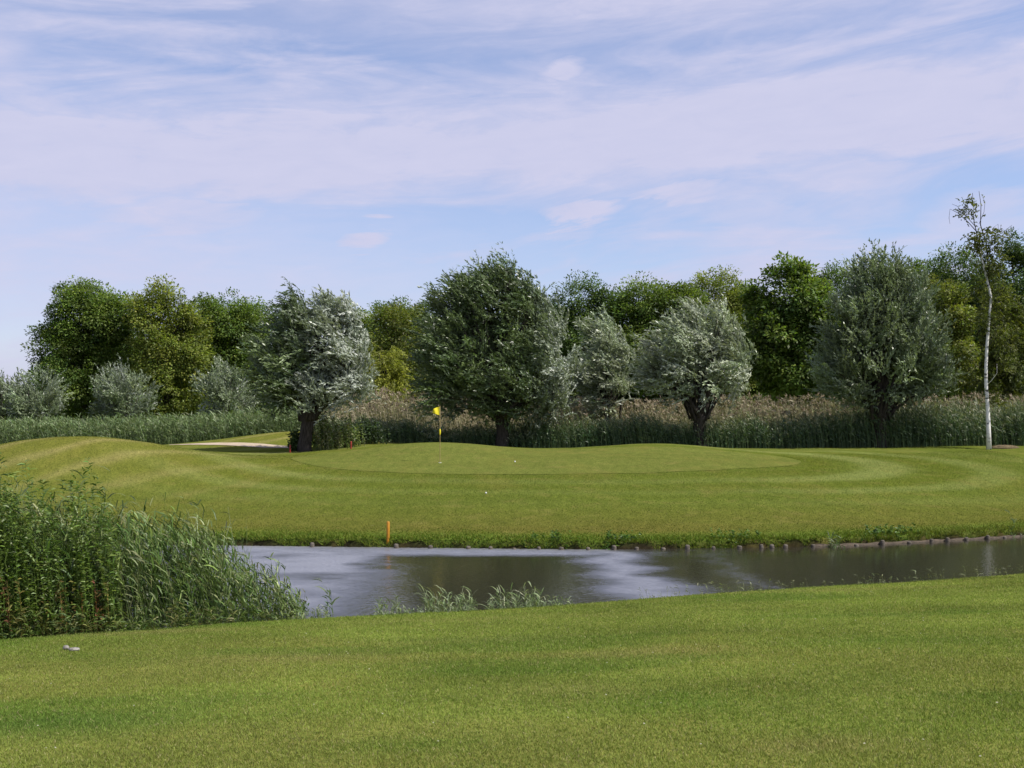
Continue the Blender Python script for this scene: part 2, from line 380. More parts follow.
def turf_color(X, Y):
    s1 = Yn(X) - Y; s2 = Y - Yf(X)
    n = fbm(X * .5, Y * .9, 21, 4); n2 = fbm(X * .16, Y * .3, 31, 3)
    c = GRASS[None] * (1 + .65 * (n - .5))[:, None]
    dry = sstep(n2, .50, .68)[:, None]
    c = lerp(c, np.array([.185, .165, .050]), .34 * dry)
    c = lerp(c, np.array([.070, .118, .018]), .5 * sstep(fbm(X * .22, Y * .5, 41, 3), .56, .70)[:, None])
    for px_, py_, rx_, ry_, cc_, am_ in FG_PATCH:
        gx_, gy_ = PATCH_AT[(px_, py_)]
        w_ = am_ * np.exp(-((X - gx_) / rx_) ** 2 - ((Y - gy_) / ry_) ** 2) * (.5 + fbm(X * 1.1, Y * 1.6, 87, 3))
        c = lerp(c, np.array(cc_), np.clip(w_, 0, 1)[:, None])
    # far side: putting green, apron and mown rings
    far = s2 > -.3
    r = green_r(X, Y) + .03 * (fbm(X * .3, Y * .3, 51, 2) - .5)
    cf = np.array([.089, .113, .019])[None] * (1 + .22 * (fbm(X * .35, Y * 1.6, 61, 4) - .5))[:, None]
    low = (1 - sstep(s2, 1.5, 7))[:, None]
    cf = lerp(cf, np.array([.104, .096, .022]), .75 * low * (.45 + .9 * fbm(X * .25, Y * .6, 71, 3))[:, None])
    ringL = np.exp(-((r - 1.36) / .10) ** 4) + .7 * np.exp(-((r - 1.78) / .09) ** 4) + .3 * np.exp(-((r - 2.15) / .1) ** 2)
    ringD = np.exp(-((r - 1.10) / .07) ** 2) + .7 * np.exp(-((r - 1.58) / .08) ** 2)
    side = (.35 + .75 * sstep(np.abs(X - 1.5), 5, 12)) * (1 - .6 * (1 - sstep(X, -16, -12.5)))
    ringL = ringL * side; ringD = ringD * side
    cf = lerp(cf, np.array([.165, .190, .058]), np.clip(.62 * ringL, 0, 1)[:, None])
    cf = lerp(cf, np.array([.080, .098, .012]), np.clip(.6 * ringD, 0, 1)[:, None])
    # rough mounds to the left: paler, drier, mown diagonal streaks
    md = np.exp(-.5 * ((X + 17.4) / 5) ** 2 - .5 * ((Y - 44) / 4.5) ** 2) + np.exp(-.5 * ((X + 11.2) / 5) ** 2 - .5 * ((Y - 61) / 4.5) ** 2)
    stripe = .5 + .5 * np.sin((1.4 * X - Y) * 1.5 + 2.5 * fbm(X * .4, Y * .4, 13, 2))
    cf = lerp(cf, lerp(np.array([.135, .135, .026]), np.array([.235, .20, .075]), stripe[:, None] ** 4), np.clip(md, 0, 1)[:, None] * .75)
    cf = lerp(cf, np.array([.095, .125, .022]), sstep(s2, 26, 34)[:, None] * (1 - np.clip(md, 0, 1))[:, None])
    # the fringe of longer green by the water
    fr = (1 - sstep(s2, .4, 2.0))[:, None]
    cf = lerp(cf, np.array([.085, .135, .018]), fr)
    c = np.where(far[:, None], cf, c)
    soil = np.maximum(sstep(-s1, -.12, .15) * (s1 > s2), sstep(-s2, -.30, -.12) * (s2 >= s1))[:, None]
    return lerp(c, np.array([.020, .016, .010]), soil)
def axis(segs):
    out = []
    for a, b, n in segs: out.append(np.linspace(a, b, n, endpoint=False))
    return np.concatenate(out + [[segs[-1][1]]])
gx = axis([(-2500, -400, 10), (-400, -80, 24), (-80, -30, 80), (-30, 34, 320), (34, 80, 74), (80, 400, 24), (400, 2500, 10)])
gy = axis([(-200, -20, 12), (-20, 4, 40), (4, 14, 50), (14, 25, 84), (25, 29, 16), (29, 36, 78), (36, 62, 104), (62, 110, 60), (110, 400, 30), (400, 4000, 20)])
XX, YY = np.meshgrid(gx, gy); nx, ny = len(gx), len(gy)
ZZ = terrain(XX.ravel(), YY.ravel())
i = (np.arange(ny - 1)[:, None] * nx + np.arange(nx - 1)[None]).ravel()
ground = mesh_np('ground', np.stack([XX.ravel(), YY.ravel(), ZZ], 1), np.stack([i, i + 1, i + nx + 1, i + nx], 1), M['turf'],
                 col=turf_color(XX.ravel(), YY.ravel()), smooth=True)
tag(ground, kind='structure')
# water sheet between the banks
wx = axis([(-60, -13, 60), (-13, 19, 1500), (19, 60, 50)]); wt = np.linspace(0, 1, 560)
WX = np.repeat(wx[None], 560, 0); WY = lerp((Yn(wx) - .45)[None], (Yf(wx) + .4)[None], wt[:, None])
def wind_field(X, Y):
    g = fbm(X * .5, Y * .8, 101, 3) - .5
    left = 1 - sstep(X + 2.2 * g, -3.9, -2.3)
    cat = np.exp(-((X + 1.6 * g - 2.55) / .95) ** 2) * .70 + np.exp(-((X + 2 * g - 5.2) / .45) ** 2) * .22
    edge = .7 * sstep(Y - Yf(X) + .9 * g, -2.3, -1.1) * (1 - sstep(X, 1, 6))
    f = np.maximum(np.maximum(left * (.72 + .9 * g), cat), edge)
    return np.clip(.13 + .9 * f, 0, 1)
WZ = np.zeros_like(WX)
for k in range(56):
    lam = .085 * (3.0 ** rng.random()); kk = 2 * np.pi / lam
    an = rng.uniform(0, np.pi)
    WZ += (.115 / kk * np.sqrt(2 / 56.)) * np.sin(kk * (np.cos(an) * WX + np.sin(an) * WY) + rng.random() * 6.28) * 1.0
WZ *= wind_field(WX, WY) * sstep(WX, -13, -11) * (1 - sstep(WX, 17, 19)) * 1.1
wn = len(wx); i = (np.arange(559)[:, None] * wn + np.arange(wn - 1)[None]).ravel()
water = mesh_np('water', np.stack([WX.ravel(), WY.ravel(), WZ.ravel()], 1), np.stack([i, i + 1, i + wn + 1, i + wn], 1), M['water'], smooth=True); tag(water, kind='structure')
wa = water.data.attributes.new('wind', 'FLOAT', 'POINT'); wa.data.foreach_set('value', wind_field(WX, WY).ravel().astype(np.float32))
# putting green: a close-mown sheet a few millimetres above the turf
rr = np.linspace(.02, 1, 30); th = np.linspace(0, 2 * np.pi, 160, endpoint=False)
ex = 1 + .05 * np.sin(th * 2 + .6) + .03 * np.sin(th * 3)
PX = 1.5 + 10.7 * rr[:, None] * (np.cos(th) * ex)[None]; PY = 47.6 + 5.3 * rr[:, None] * (np.sin(th) * ex)[None]
pz = terrain(PX.ravel(), PY.ravel()) + .012
a_ = np.arange(29)[:, None] * 160; b_ = np.arange(160)[None]; b2_ = (b_ + 1) % 160
pc = np.array([.108, .126, .028])[None] * (1 + .18 * (fbm(PX.ravel() * .35, PY.ravel() * 1.2, 83, 3) - .5))[:, None]
pf = np.stack([a_ + b_, a_ + 160 + b_, a_ + 160 + b2_, a_ + b2_], -1).reshape(-1, 4)
green = mesh_np('putting_green', np.stack([PX.ravel(), PY.ravel(), pz], 1), [pf, np.arange(160)[None]], M['turf'], col=pc, smooth=True)
tag(green, kind='structure')
# sand bunker at the foot of the left hill
sa, sb = P(150, 447, 55.5), P(292, 453, 55.0)
ts = np.linspace(0, 1, 60); wS = (.12 + .75 * np.sin(np.pi * np.clip(ts * .92 + .03, 0, 1)) ** .6) * (.45 + .55 * ts)
cx = lerp(sa[0], sb[0], ts); cy = lerp(58.6, 54.7, ts ** .8) + .2 * np.sin(ts * 5)
rows = np.linspace(-1, 1, 9)
SX = np.repeat(cx[:, None], 9, 1); SY = cy[:, None] + rows[None] * wS[:, None]
sz = terrain(SX.ravel(), SY.ravel()) + .02
i = (np.arange(59)[:, None] * 9 + np.arange(8)[None]).ravel()
sand = mesh_np('sand', np.stack([SX.ravel(), SY.ravel(), sz], 1), np.stack([i, i + 9, i + 10, i + 1], 1), M['sand'], smooth=True)
tag(sand, kind='structure')

# ------------------------------------------------------------------ trees
def ell_points(n, C, rad, lo=.5, up=0.0):
    d = rand_dir(n); d[:, 2] += up; d = unit(d)
    r = lo + (1.03 - lo) * rng.random(n) ** .45
    return C + d * rad * r[:, None], d
def limbs(mb, base, top_h, r0, lobes, lean=(0, 0), n_extra=3, dead=0):
    """tapered trunk with limbs that reach into each lobe"""
    top = base + np.array([lean[0], lean[1], top_h])
    k = 9; tt = np.linspace(0, 1, k)
    pts = base + (top - base) * tt[:, None]
    pts[:, 0] += .12 * np.sin(tt * 4 + base[0]); pts[0, 2] -= .15
    rad = r0 * (1 - .72 * tt); rad[0] *= 1.45; rad[1] *= 1.1
    mb.tube(pts, rad, 10, .14)
    for C, rd in lobes:
        for q in range(1 + n_extra):
            st = base + (top - base) * rng.uniform(.35, .95)
            en = C + rand_dir(1)[0] * rd * (.65 if q else .2)
            if en[2] < st[2] + .2: en[2] = st[2] + .2 + rng.random()
            mid = (st + en) / 2 + np.array([0, 0, .25 * np.linalg.norm(en - st) * .5]) + rng.normal(size=3) * .12
            s = np.linspace(0, 1, 6)[:, None]
            p = (1 - s) ** 2 * st + 2 * s * (1 - s) * mid + s ** 2 * en
            mb.tube(p, np.linspace(r0 * .38 / (1 + .4 * q), .02, 6), 6, .1)
def broad_crown(lobes, cols, clump_r=.75, per=125, leaf=.20, dens=1.15, droop=0.0):
    V = []; Cc = []
    for C, rd in lobes:
        area = 4 * np.pi * ((rd[0] * rd[1]) ** 1.6 / 3 + (rd[0] * rd[2]) ** 1.6 / 3 + (rd[1] * rd[2]) ** 1.6 / 3) ** (1 / 1.6)
        n = max(12, int(area * dens))
        cc, d = ell_points(n, C, rd * .93, .45, .12)
        ph = rng.uniform(0, 50)
        cc = C + (cc - C) * (.74 + .54 * fbm(d[:, 0] * 2.8 + ph, d[:, 2] * 2.4 + d[:, 1] * 1.7, 7, 2))[:, None]
        cr = clump_r * rng.uniform(.5, 1.4, n)
        base = np.asarray(cols)[rng.integers(0, len(cols), n)] * 1.42
        base = base * (1 + .22 * rng.normal(size=(n, 1)))
        k = np.maximum(20, (per * (cr / clump_r) ** 1.6)).astype(int)
        idx = np.repeat(np.arange(n), k); m = len(idx)
        q = rand_dir(m); q[:, 2] = q[:, 2] * .75 + .18
        rad = rng.random(m) ** .4
        p = cc[idx] + q * (cr[idx] * rad)[:, None]
        p += d[idx] * (cr[idx] * .25 * rng.random(m))[:, None]
        dirs = unit(q + .7 * d[idx] + .6 * rng.normal(size=(m, 3)) - np.array([0, 0, .35 + droop]))
        nr = unit(np.array([0, 0, .9]) + .6 * q + .6 * d[idx] + .45 * rng.normal(size=(m, 3)))
        V.append(leaf_verts(p, dirs, nr, leaf * rng.uniform(.65, 1.35, m), leaf * .62 * rng.uniform(.7, 1.2, m), .15))
        Cc.append(np.repeat(np.clip(base[idx] * (1 + .22 * rng.normal(size=(m, 1))) * (1 + .06 * rng.normal(size=(m, 3))), .004, .6), 4, 0))
    return np.vstack(V), np.vstack(Cc)
def willow_crown(lobes, cols, spray_dens=1.15, strands=9, leaves=24, ln=1.15, leaf=.19, wind=(-.45, 0, .1), droop=.5, silver=None, wd=.30, root=None):
    V = []; Cc = []
    wind = np.asarray(wind, float)
    for C, rd in lobes:
        area = 4 * np.pi * ((rd[0] * rd[1]) ** 1.6 / 3 + (rd[0] * rd[2]) ** 1.6 / 3 + (rd[1] * rd[2]) ** 1.6 / 3) ** (1 / 1.6)
        n = max(14, int(area * spray_dens))
        o, d = ell_points(n, C, rd * .90, .38, .1)
        ph = rng.uniform(0, 50)
        o = C + (o - C) * (.74 + .50 * fbm(d[:, 0] * 2.6 + ph, d[:, 2] * 2.6 + d[:, 1] * 1.7, 7, 2))[:, None]
        sd = unit(d * .8 + np.array([0, 0, .55]) + wind + .25 * rng.normal(size=(n, 3)))
        sl = ln * rng.uniform(.6, 1.6, n)
        sc = np.asarray(cols)[rng.integers(0, len(cols), n)] * (1.12 + .24 * rng.normal(size=(n, 1)))
        if silver is not None:
            w = np.clip(silver(o), 0, 1) * rng.uniform(.45, 1, n)
            sc = lerp(sc, np.array([.40, .43, .38]), w[:, None])
        # strands
        si = np.repeat(np.arange(n), strands); ms = len(si)
        so = o[si] + rng.normal(size=(ms, 3)) * .22
        dirs = unit(sd[si] + .28 * rng.normal(size=(ms, 3)))
        sl2 = sl[si] * rng.uniform(.6, 1.15, ms)
        so = so - dirs * (sl2 * .5)[:, None]
        li = np.repeat(np.arange(ms), leaves); ml = len(li)
        tt = rng.random(ml)
        dr = wind * .9 - np.array([0, 0, droop])
        p = so[li] + dirs[li] * (tt * sl2[li])[:, None] + dr * (tt ** 2 * sl2[li] * .45)[:, None]
        tan = unit(dirs[li] + dr * (tt * .9)[:, None])
        ld = unit(tan + .40 * rng.normal(size=(ml, 3)) + wind * .35)
        ns = unit(rng.normal(size=(n, 3)) * .75 + np.array([.35, -.25, .75]) + .55 * d)
        nst = unit(ns[si] + .35 * rng.normal(size=(ms, 3)))
        nr = unit(nst[li] + .38 * rng.normal(size=(ml, 3)))
        L_ = leaf * rng.uniform(.7, 1.3, ml)
        V.append(leaf_verts(p, ld, nr, L_, L_ * wd, .1))
        Cc.append(np.repeat(np.clip(sc[si][li] * (1 + .20 * rng.normal(size=(ml, 1))), .004, .6), 4, 0))
    return np.vstack(V), np.vstack(Cc)
def px_lobes(lob, Y, depth=.85):
    out = []
    for k, l in enumerate(lob):
        px, py, rx, ry = l[:4]; dy = l[4] if len(l) > 4 else 0
        s = (Y + dy) / F
        out.append((P(px, py, Y + dy), np.array([rx * s, max(rx, ry) * s * depth, ry * s])))
    return out
def add_crown(V, Cc, mat, root, name='crown'):
    o = np.array(root.location)
    return mesh_np(name, V - o, leaf_faces(len(V) // 4), mat, root, col=Cc)
G_MID = [(.080, .118, .022), (.098, .135, .026), (.062, .100, .022)]
G_DARK = [(.056, .090, .022), (.070, .105, .025), (.046, .078, .022)]
G_YEL = [(.115, .140, .026), (.135, .155, .030), (.095, .122, .024)]
G_OLIVE = [(.105, .118, .022), (.090, .105, .022), (.075, .096, .020)]
def broad_tree(px, Y, lob, cols, label, trunk_r=.28, th=None, name='broadleaf_tree', cat='tree', group='trees of the wood behind the reeds', **kw):
    b = G(px, Y); lobes = px_lobes(lob, Y)
    root = empty(name, b); tag(root, label, cat, group)
    mb = MB(); zmax = max(C[2] + rd[2] for C, rd in lobes)
    limbs(mb, b, (th or .62) * (zmax - b[2]), trunk_r, lobes)
    mb.build('trunk', M['bark'], root, origin=b)
    V, Cc = broad_crown(lobes, cols, **kw)
    add_crown(V, Cc, M['broad'], root)
    return root
BROAD = [
 (85, 86, [(90, 322, 42, 40), (72, 362, 38, 44), (108, 360, 36, 46, 2), (58, 345, 22, 24), (84, 395, 42, 26), (112, 318, 22, 26), (78, 306, 18, 22)], G_MID, 'tall round green tree, leftmost of the wood, open sky on its left', {}),
 (166, 84, [(164, 324, 31, 36), (172, 362, 36, 42), (168, 395, 40, 26), (150, 312, 16, 20), (186, 335, 22, 26)], G_YEL, 'yellowish-green round tree just right of the leftmost tall tree', {}),
 (222, 91, [(224, 335, 34, 38), (210, 372, 34, 42), (236, 378, 34, 38), (246, 330, 22, 26), (200, 330, 20, 28)], G_MID, 'green tree behind the silver shrub beside the left willow', {}),
 (266, 95, [(264, 338, 28, 32), (268, 380, 36, 42)], G_DARK, 'dark green tree just left of and behind the left willow crown', {}),
 (340, 90, [(338, 334, 30, 34), (352, 376, 34, 44)], G_MID, 'green treetop showing above the silver half of the left willow', {}),
 (400, 82, [(396, 342, 27, 34), (402, 378, 27, 34), (392, 400, 24, 22)], G_OLIVE, 'olive-green tree between the left willow and the biggest willow', {}),
 (410, 98, [(408, 326, 26, 22), (424, 362, 36, 46), (432, 326, 20, 22), (380, 326, 16, 18)], G_DARK, 'dark treetop peeping over the olive-green tree beside the biggest willow', {}),
 (545, 96, [(540, 345, 40, 48), (470, 360, 44, 50)], G_DARK, 'dark tree almost hidden behind the biggest willow', {}),
 (583, 92, [(582, 307, 29, 27), (584, 350, 40, 46), (612, 322, 22, 26)], G_DARK, 'dark round-topped tree above the slim silver willow', {}),
 (646, 90, [(648, 309, 32, 29), (640, 350, 44, 46), (668, 320, 24, 26), (626, 318, 18, 22), (684, 312, 20, 24)], G_MID, 'green tree between the slim silver willow and the round silver willow', {}),
 (714, 97, [(712, 305, 32, 27), (726, 350, 46, 50), (690, 335, 30, 36), (738, 318, 22, 28)], G_YEL, 'lighter green tree rising above the round silver willow', {}),
 (800, 82, [(790, 302, 40, 38), (776, 345, 32, 42), (812, 340, 32, 48), (796, 375, 40, 28)], G_MID, 'tall leafy green tree left of the right-hand willow', {'leaf': .3}),
 (846, 88, [(840, 304, 30, 36), (846, 355, 34, 50)], G_DARK, 'dark green tree directly behind the left half of the right-hand willow', {}),
 (926, 92, [(926, 292, 32, 32), (934, 345, 44, 52)], G_MID, 'green treetop between the right-hand willow and the white birch', {}),
 (966, 88, [(962, 286, 32, 34), (976, 340, 42, 56)], G_DARK, 'dark green tree directly behind the white birch trunk', {}),
 (1018, 83, [(1020, 288, 36, 40), (1012, 345, 44, 62), (1013, 250, 5, 16)], G_DARK, 'tall dark tree at the right edge behind the birch', {}),
 (1075, 86, [(1078, 290, 40, 46), (1074, 345, 48, 62)], G_MID, 'green tree just past the right edge of the view', {}),
 (946, 76, [(944, 316, 27, 36), (948, 360, 30, 42)], G_OLIVE, 'olive-green small tree between the right-hand willow and the birch', {'leaf': .2, 'clump_r': .6}),
]
for px, Y, lob, cols, label, kw in BROAD:
    broad_tree(px, Y, lob, cols, label, **kw)

def willow(px, Y, base_py, lob, cols, label, silver=None, trunk_r=.35, trunk_h=1.9, name='pollard_willow', group='pollard willows along the reed bed', lean=0.0, mat='willow', **kw):
    b = G(px, Y); lobes = px_lobes(lob, Y)
    root = empty(name, b); tag(root, label, 'willow', group)
    mb = MB()
    k = 10; tt = np.linspace(0, 1, k); pts = b + np.stack([lean * tt + .05 * np.sin(tt * 5 + px), .04 * np.cos(tt * 4), trunk_h * tt - .12], 1)
    prof = np.interp(tt, [0, .12, .5, .78, .93, 1], [1.35, 1.08, .92, 1.0, 1.22, .75]) * trunk_r
    mb.tube(pts, prof, 16, .22)
    head = pts[-2]
    for C, rd in lobes:
        for q in range(9):
            st = head + np.array([rng.normal() * trunk_r * .6, rng.normal() * trunk_r * .6, rng.uniform(-.2, .1)])
            en = C + rand_dir(1)[0] * rd * .7
            if en[2] < st[2] + .6: en[2] = st[2] + .6 + rng.random()
            mid = lerp(st, en, .45) + np.array([0, 0, .6])
            s = np.linspace(0, 1, 7)[:, None]
            mb.tube((1 - s) ** 2 * st + 2 * s * (1 - s) * mid + s ** 2 * en, np.linspace(rng.uniform(.05, .12), .012, 7), 6, .1)
    mb.build('trunk', M['bark'], root, origin=b)
    V, Cc = willow_crown(lobes, cols, silver=silver, **kw)
    add_crown(V, Cc, M[mat], root)
    return root
W_DARK = [(.088, .130, .044), (.068, .106, .038), (.112, .152, .058)]
W_SILV = [(.22, .26, .165), (.175, .22, .13), (.29, .32, .23)]
W_GREY = [(.150, .19, .100), (.120, .162, .082), (.185, .225, .130)]
def right_of(px, Y, soft=1.2):
    x0 = X_at(px, Y); return lambda o: sstep(o[:, 0], x0 - soft, x0 + soft)
willow(305, 52, 455, [(282, 368, 32, 46), (300, 340, 30, 40), (328, 338, 32, 38), (350, 362, 26, 46), (308, 390, 46, 22), (338, 386, 34, 26), (294, 310, 12, 20), (326, 312, 13, 18), (346, 322, 12, 20)], W_DARK,
       'pollard willow with silver right half, leftmost of the big willows', right_of(316, 52), lean=.15, trunk_r=.31)
willow(502, 58.0, 446, [(458, 348, 42, 58), (484, 310, 36, 44), (462, 312, 28, 30), (522, 318, 34, 40), (548, 356, 34, 50), (500, 380, 62, 42), (450, 385, 30, 36), (535, 398, 40, 28), (490, 284, 15, 22), (528, 296, 12, 22), (462, 296, 12, 18), (508, 278, 8, 16)], W_DARK,
       'biggest and darkest pollard willow, in the middle behind the flag', right_of(550, 58.4, 1.5), leaf=.19, ln=1.3, droop=.35)
willow(606, 63, 446, [(604, 348, 24, 32), (612, 376, 26, 36), (598, 385, 24, 34)], W_SILV, 'slim silver willow close behind the right side of the biggest willow', None, mat='silver', trunk_r=.3)
willow(700, 58.2, 446, [(676, 352, 34, 42), (704, 336, 36, 36), (728, 356, 30, 42), (700, 378, 48, 26), (660, 372, 22, 26)], W_SILV,
       'round silver pollard willow on a short thick trunk in front of pale reeds', None, mat='silver', spray_dens=1.0)
willow(880, 58.3, 447, [(882, 312, 38, 46), (858, 330, 34, 46), (908, 345, 40, 48), (845, 365, 26, 42), (882, 376, 58, 30), (925, 372, 28, 34), (872, 288, 26, 34), (905, 300, 24, 32), (882, 270, 16, 18)], W_GREY,
       'wide grey-green pollard willow left of the white birch', None, wind=(-.12, 0, .2), droop=.3)
def shrub(lob, Y, label, cols=W_GREY):
    px = lob[0][0]; b = G(px, Y); lobes = px_lobes(lob, Y)
    root = empty('willow_shrub', b); tag(root, label, 'shrub', 'silvery shrubs behind the far reeds')
    mb = MB()
    for C, rd in lobes:
        for q in range(7):
            en = C + rand_dir(1)[0] * rd * .6; s = np.linspace(0, 1, 5)[:, None]
            st = b + np.array([rng.normal() * .2, rng.normal() * .2, -.1])
            mb.tube(st + (en - st) * s + np.array([0, 0, .3]) * s * (1 - s), np.linspace(.05, .01, 5), 5)
    mb.build('stems', M['bark'], root, origin=b)
    V, Cc = willow_crown(lobes, cols, ln=.9, leaf=.17, wind=(-.15, 0, .15), droop=.2, spray_dens=1.3)
    add_crown(V, Cc, M['silver'], root, 'foliage')
shrub([(36, 396, 24, 26), (30, 405, 28, 18)], 74, 'silvery shrub between the left edge shrub and the leftmost tall tree')
shrub([(4, 398, 22, 25), (-14, 400, 22, 24)], 75, 'silvery shrub cut by the left edge of the view')
shrub([(126, 393, 28, 28), (124, 404, 30, 18)], 74, 'rounded silvery shrub in front of the two leftmost tall trees')
shrub([(222, 390, 24, 28), (228, 402, 28, 20)], 74, 'silvery shrub just left of the left willow')
# drooping yellow-green willow and drooping birch foliage
def drooping(px, Y, lob, label, name, cols, cat='tree', group=None, **kw):
    b = G(px, Y); lobes = px_lobes(lob, Y)
    root = empty(name, b); tag(root, label, cat, group)
    mb = MB(); limbs(mb, b, .75 * (max(C[2] + rd[2] for C, rd in lobes) - b[2]), .16, lobes)
    mb.build('trunk', M['bark'], root, origin=b)
    V, Cc = willow_crown(lobes, cols, **kw); add_crown(V, Cc, M['broad'], root)
drooping(384, 68, [(384, 364, 18, 26), (392, 386, 20, 24), (380, 392, 22, 20)], 'small yellow-green weeping tree right of the left willow', 'weeping_tree',
         [(.25, .26, .04), (.20, .22, .036)], wind=(0, 0, -.2), droop=1.3, ln=1.1, leaf=.18, spray_dens=1.2)
drooping(1004, 68, [(1000, 312, 20, 40), (1010, 350, 24, 44), (1000, 384, 28, 30)], 'leafy olive drooping birch beside the bare white birch trunk', 'drooping_birch',
         G_OLIVE, wind=(0, 0, -.2), droop=1.2, ln=1.0, leaf=.15, wd=.55, spray_dens=1.1)

# the dim wood further back, one far-off mass
lobes = []
for px in list(range(-70, 60, 22)) + list(range(56, 1180, 20)) + list(range(350, 1180, 26)):
    Y = 102 + 7 * rng.random(); top = np.interp(px, [-70, 40, 62, 120, 250, 330, 420, 1180], [390, 388, 345, 328, 330, 338, 326, 312]) + 26 * rng.random()
    lobes.append((P(px, (top + 450) / 2, Y), np.array([2.3, 2.2, (450 - top) / 2 * Y / F])))
V, Cc = broad_crown(lobes, G_MID + G_DARK, 1.0, 70, .36, .85)
wood = mesh_np('woodland', V, leaf_faces(len(V) // 4), M['broad'], col=Cc)
tag(wood, 'dim mass of wood closing the gaps behind the tree row', 'woodland', kind='stuff')

# ------------------------------------------------------------------ bare-topped birch
bY = 56.0; b = G(989, bY)
root = empty('silver_birch', b)
tag(root, 'slender white birch with a nearly bare top at the right', 'birch')
def pp(lst, wob=0):
    return np.array([P(x, y, bY + (l[2] if len(l) > 2 else 0)) for l in lst for x, y in [l[:2]]])
mb = MB()
main = pp([(989, 449), (988.5, 430), (987.5, 405), (986, 385), (986, 365), (987, 345), (989, 320), (991, 297), (987, 280), (981, 255), (977.5, 239)])
main[0, 2] = b[2] - .15
mb.tube(main, [.135, .108, .094, .085, .078, .07, .062, .052, .055, .042, .03], 12, .10)
tr = mb.build('trunk', M['birch'], root, origin=b)
mb = MB()
up = pp([(977.8, 242), (976, 230), (974, 222), (972.5, 193)])
mb.tube(up, np.linspace(.03, .012, 4), 8, .1)
mb.tube(pp([(989, 285), (988, 262), (986, 242, .3), (980.5, 225, .3), (981, 205, .4), (979, 191, .4)]), np.linspace(.05, .010, 6), 6)
for lst, r in [([(977, 232), (968, 222, .2), (958, 213, .5), (950, 209, .6), (949, 218, .7), (950, 224, .7)], .022),
               ([(975, 226), (966, 216, -.3), (957, 206, -.5), (952, 204, -.5)], .018),
               ([(987, 250), (997, 236, -.2), (1006, 230, -.4), (1012, 225, -.5)], .022),
               ([(985, 262), (991, 246, .3), (993, 228, .4), (998, 224, .5), (999, 234, .5)], .02),
               ([(979, 224), (984, 212, .2), (985, 202, .3), (982, 196, .3)], .012),
               ([(990, 310), (996, 303, -.2), (1001, 300, -.3)], .02),
               ([(990, 300), (980, 285, .3), (974, 272, .5)], .02),
               ]:
    p3 = pp(lst); mb.tube(p3, np.linspace(r, .006, len(p3)), 5)
mb.build('branches', M['bark'], root, origin=b)
for lst, r in [([(986, 386), (992, 380, -.2), (997, 373, -.4), (997, 364, -.5)], .03), ([(987, 345), (1000, 337, .3), (1012, 336, .5)], .02)]:
    mb = MB(); p3 = pp(lst); mb.tube(p3, np.linspace(r * .6, .005, len(p3)), 5); mb.build('side_branch', M['bark' if r < .025 else 'birch'], root, origin=b)
lobes = px_lobes([(970.5, 207, 4.5, 9), (981, 238, 6, 13), (993, 237, 5, 10), (977, 245, 4, 8), (1000, 300, 8, 14), (984, 265, 5, 10), (976, 290, 6, 12), (996, 400, 5, 10), (996, 262, 7, 16), (1003, 335, 7, 16), (980, 318, 5, 12), (1006, 360, 6, 12)], bY, 1)
V, Cc = willow_crown(lobes, G_OLIVE, wind=(0, 0, -.1), droop=1.0, ln=.5, leaf=.10, wd=.6, spray_dens=5, strands=5, leaves=12)
add_crown(V, Cc, M['broad'], root)

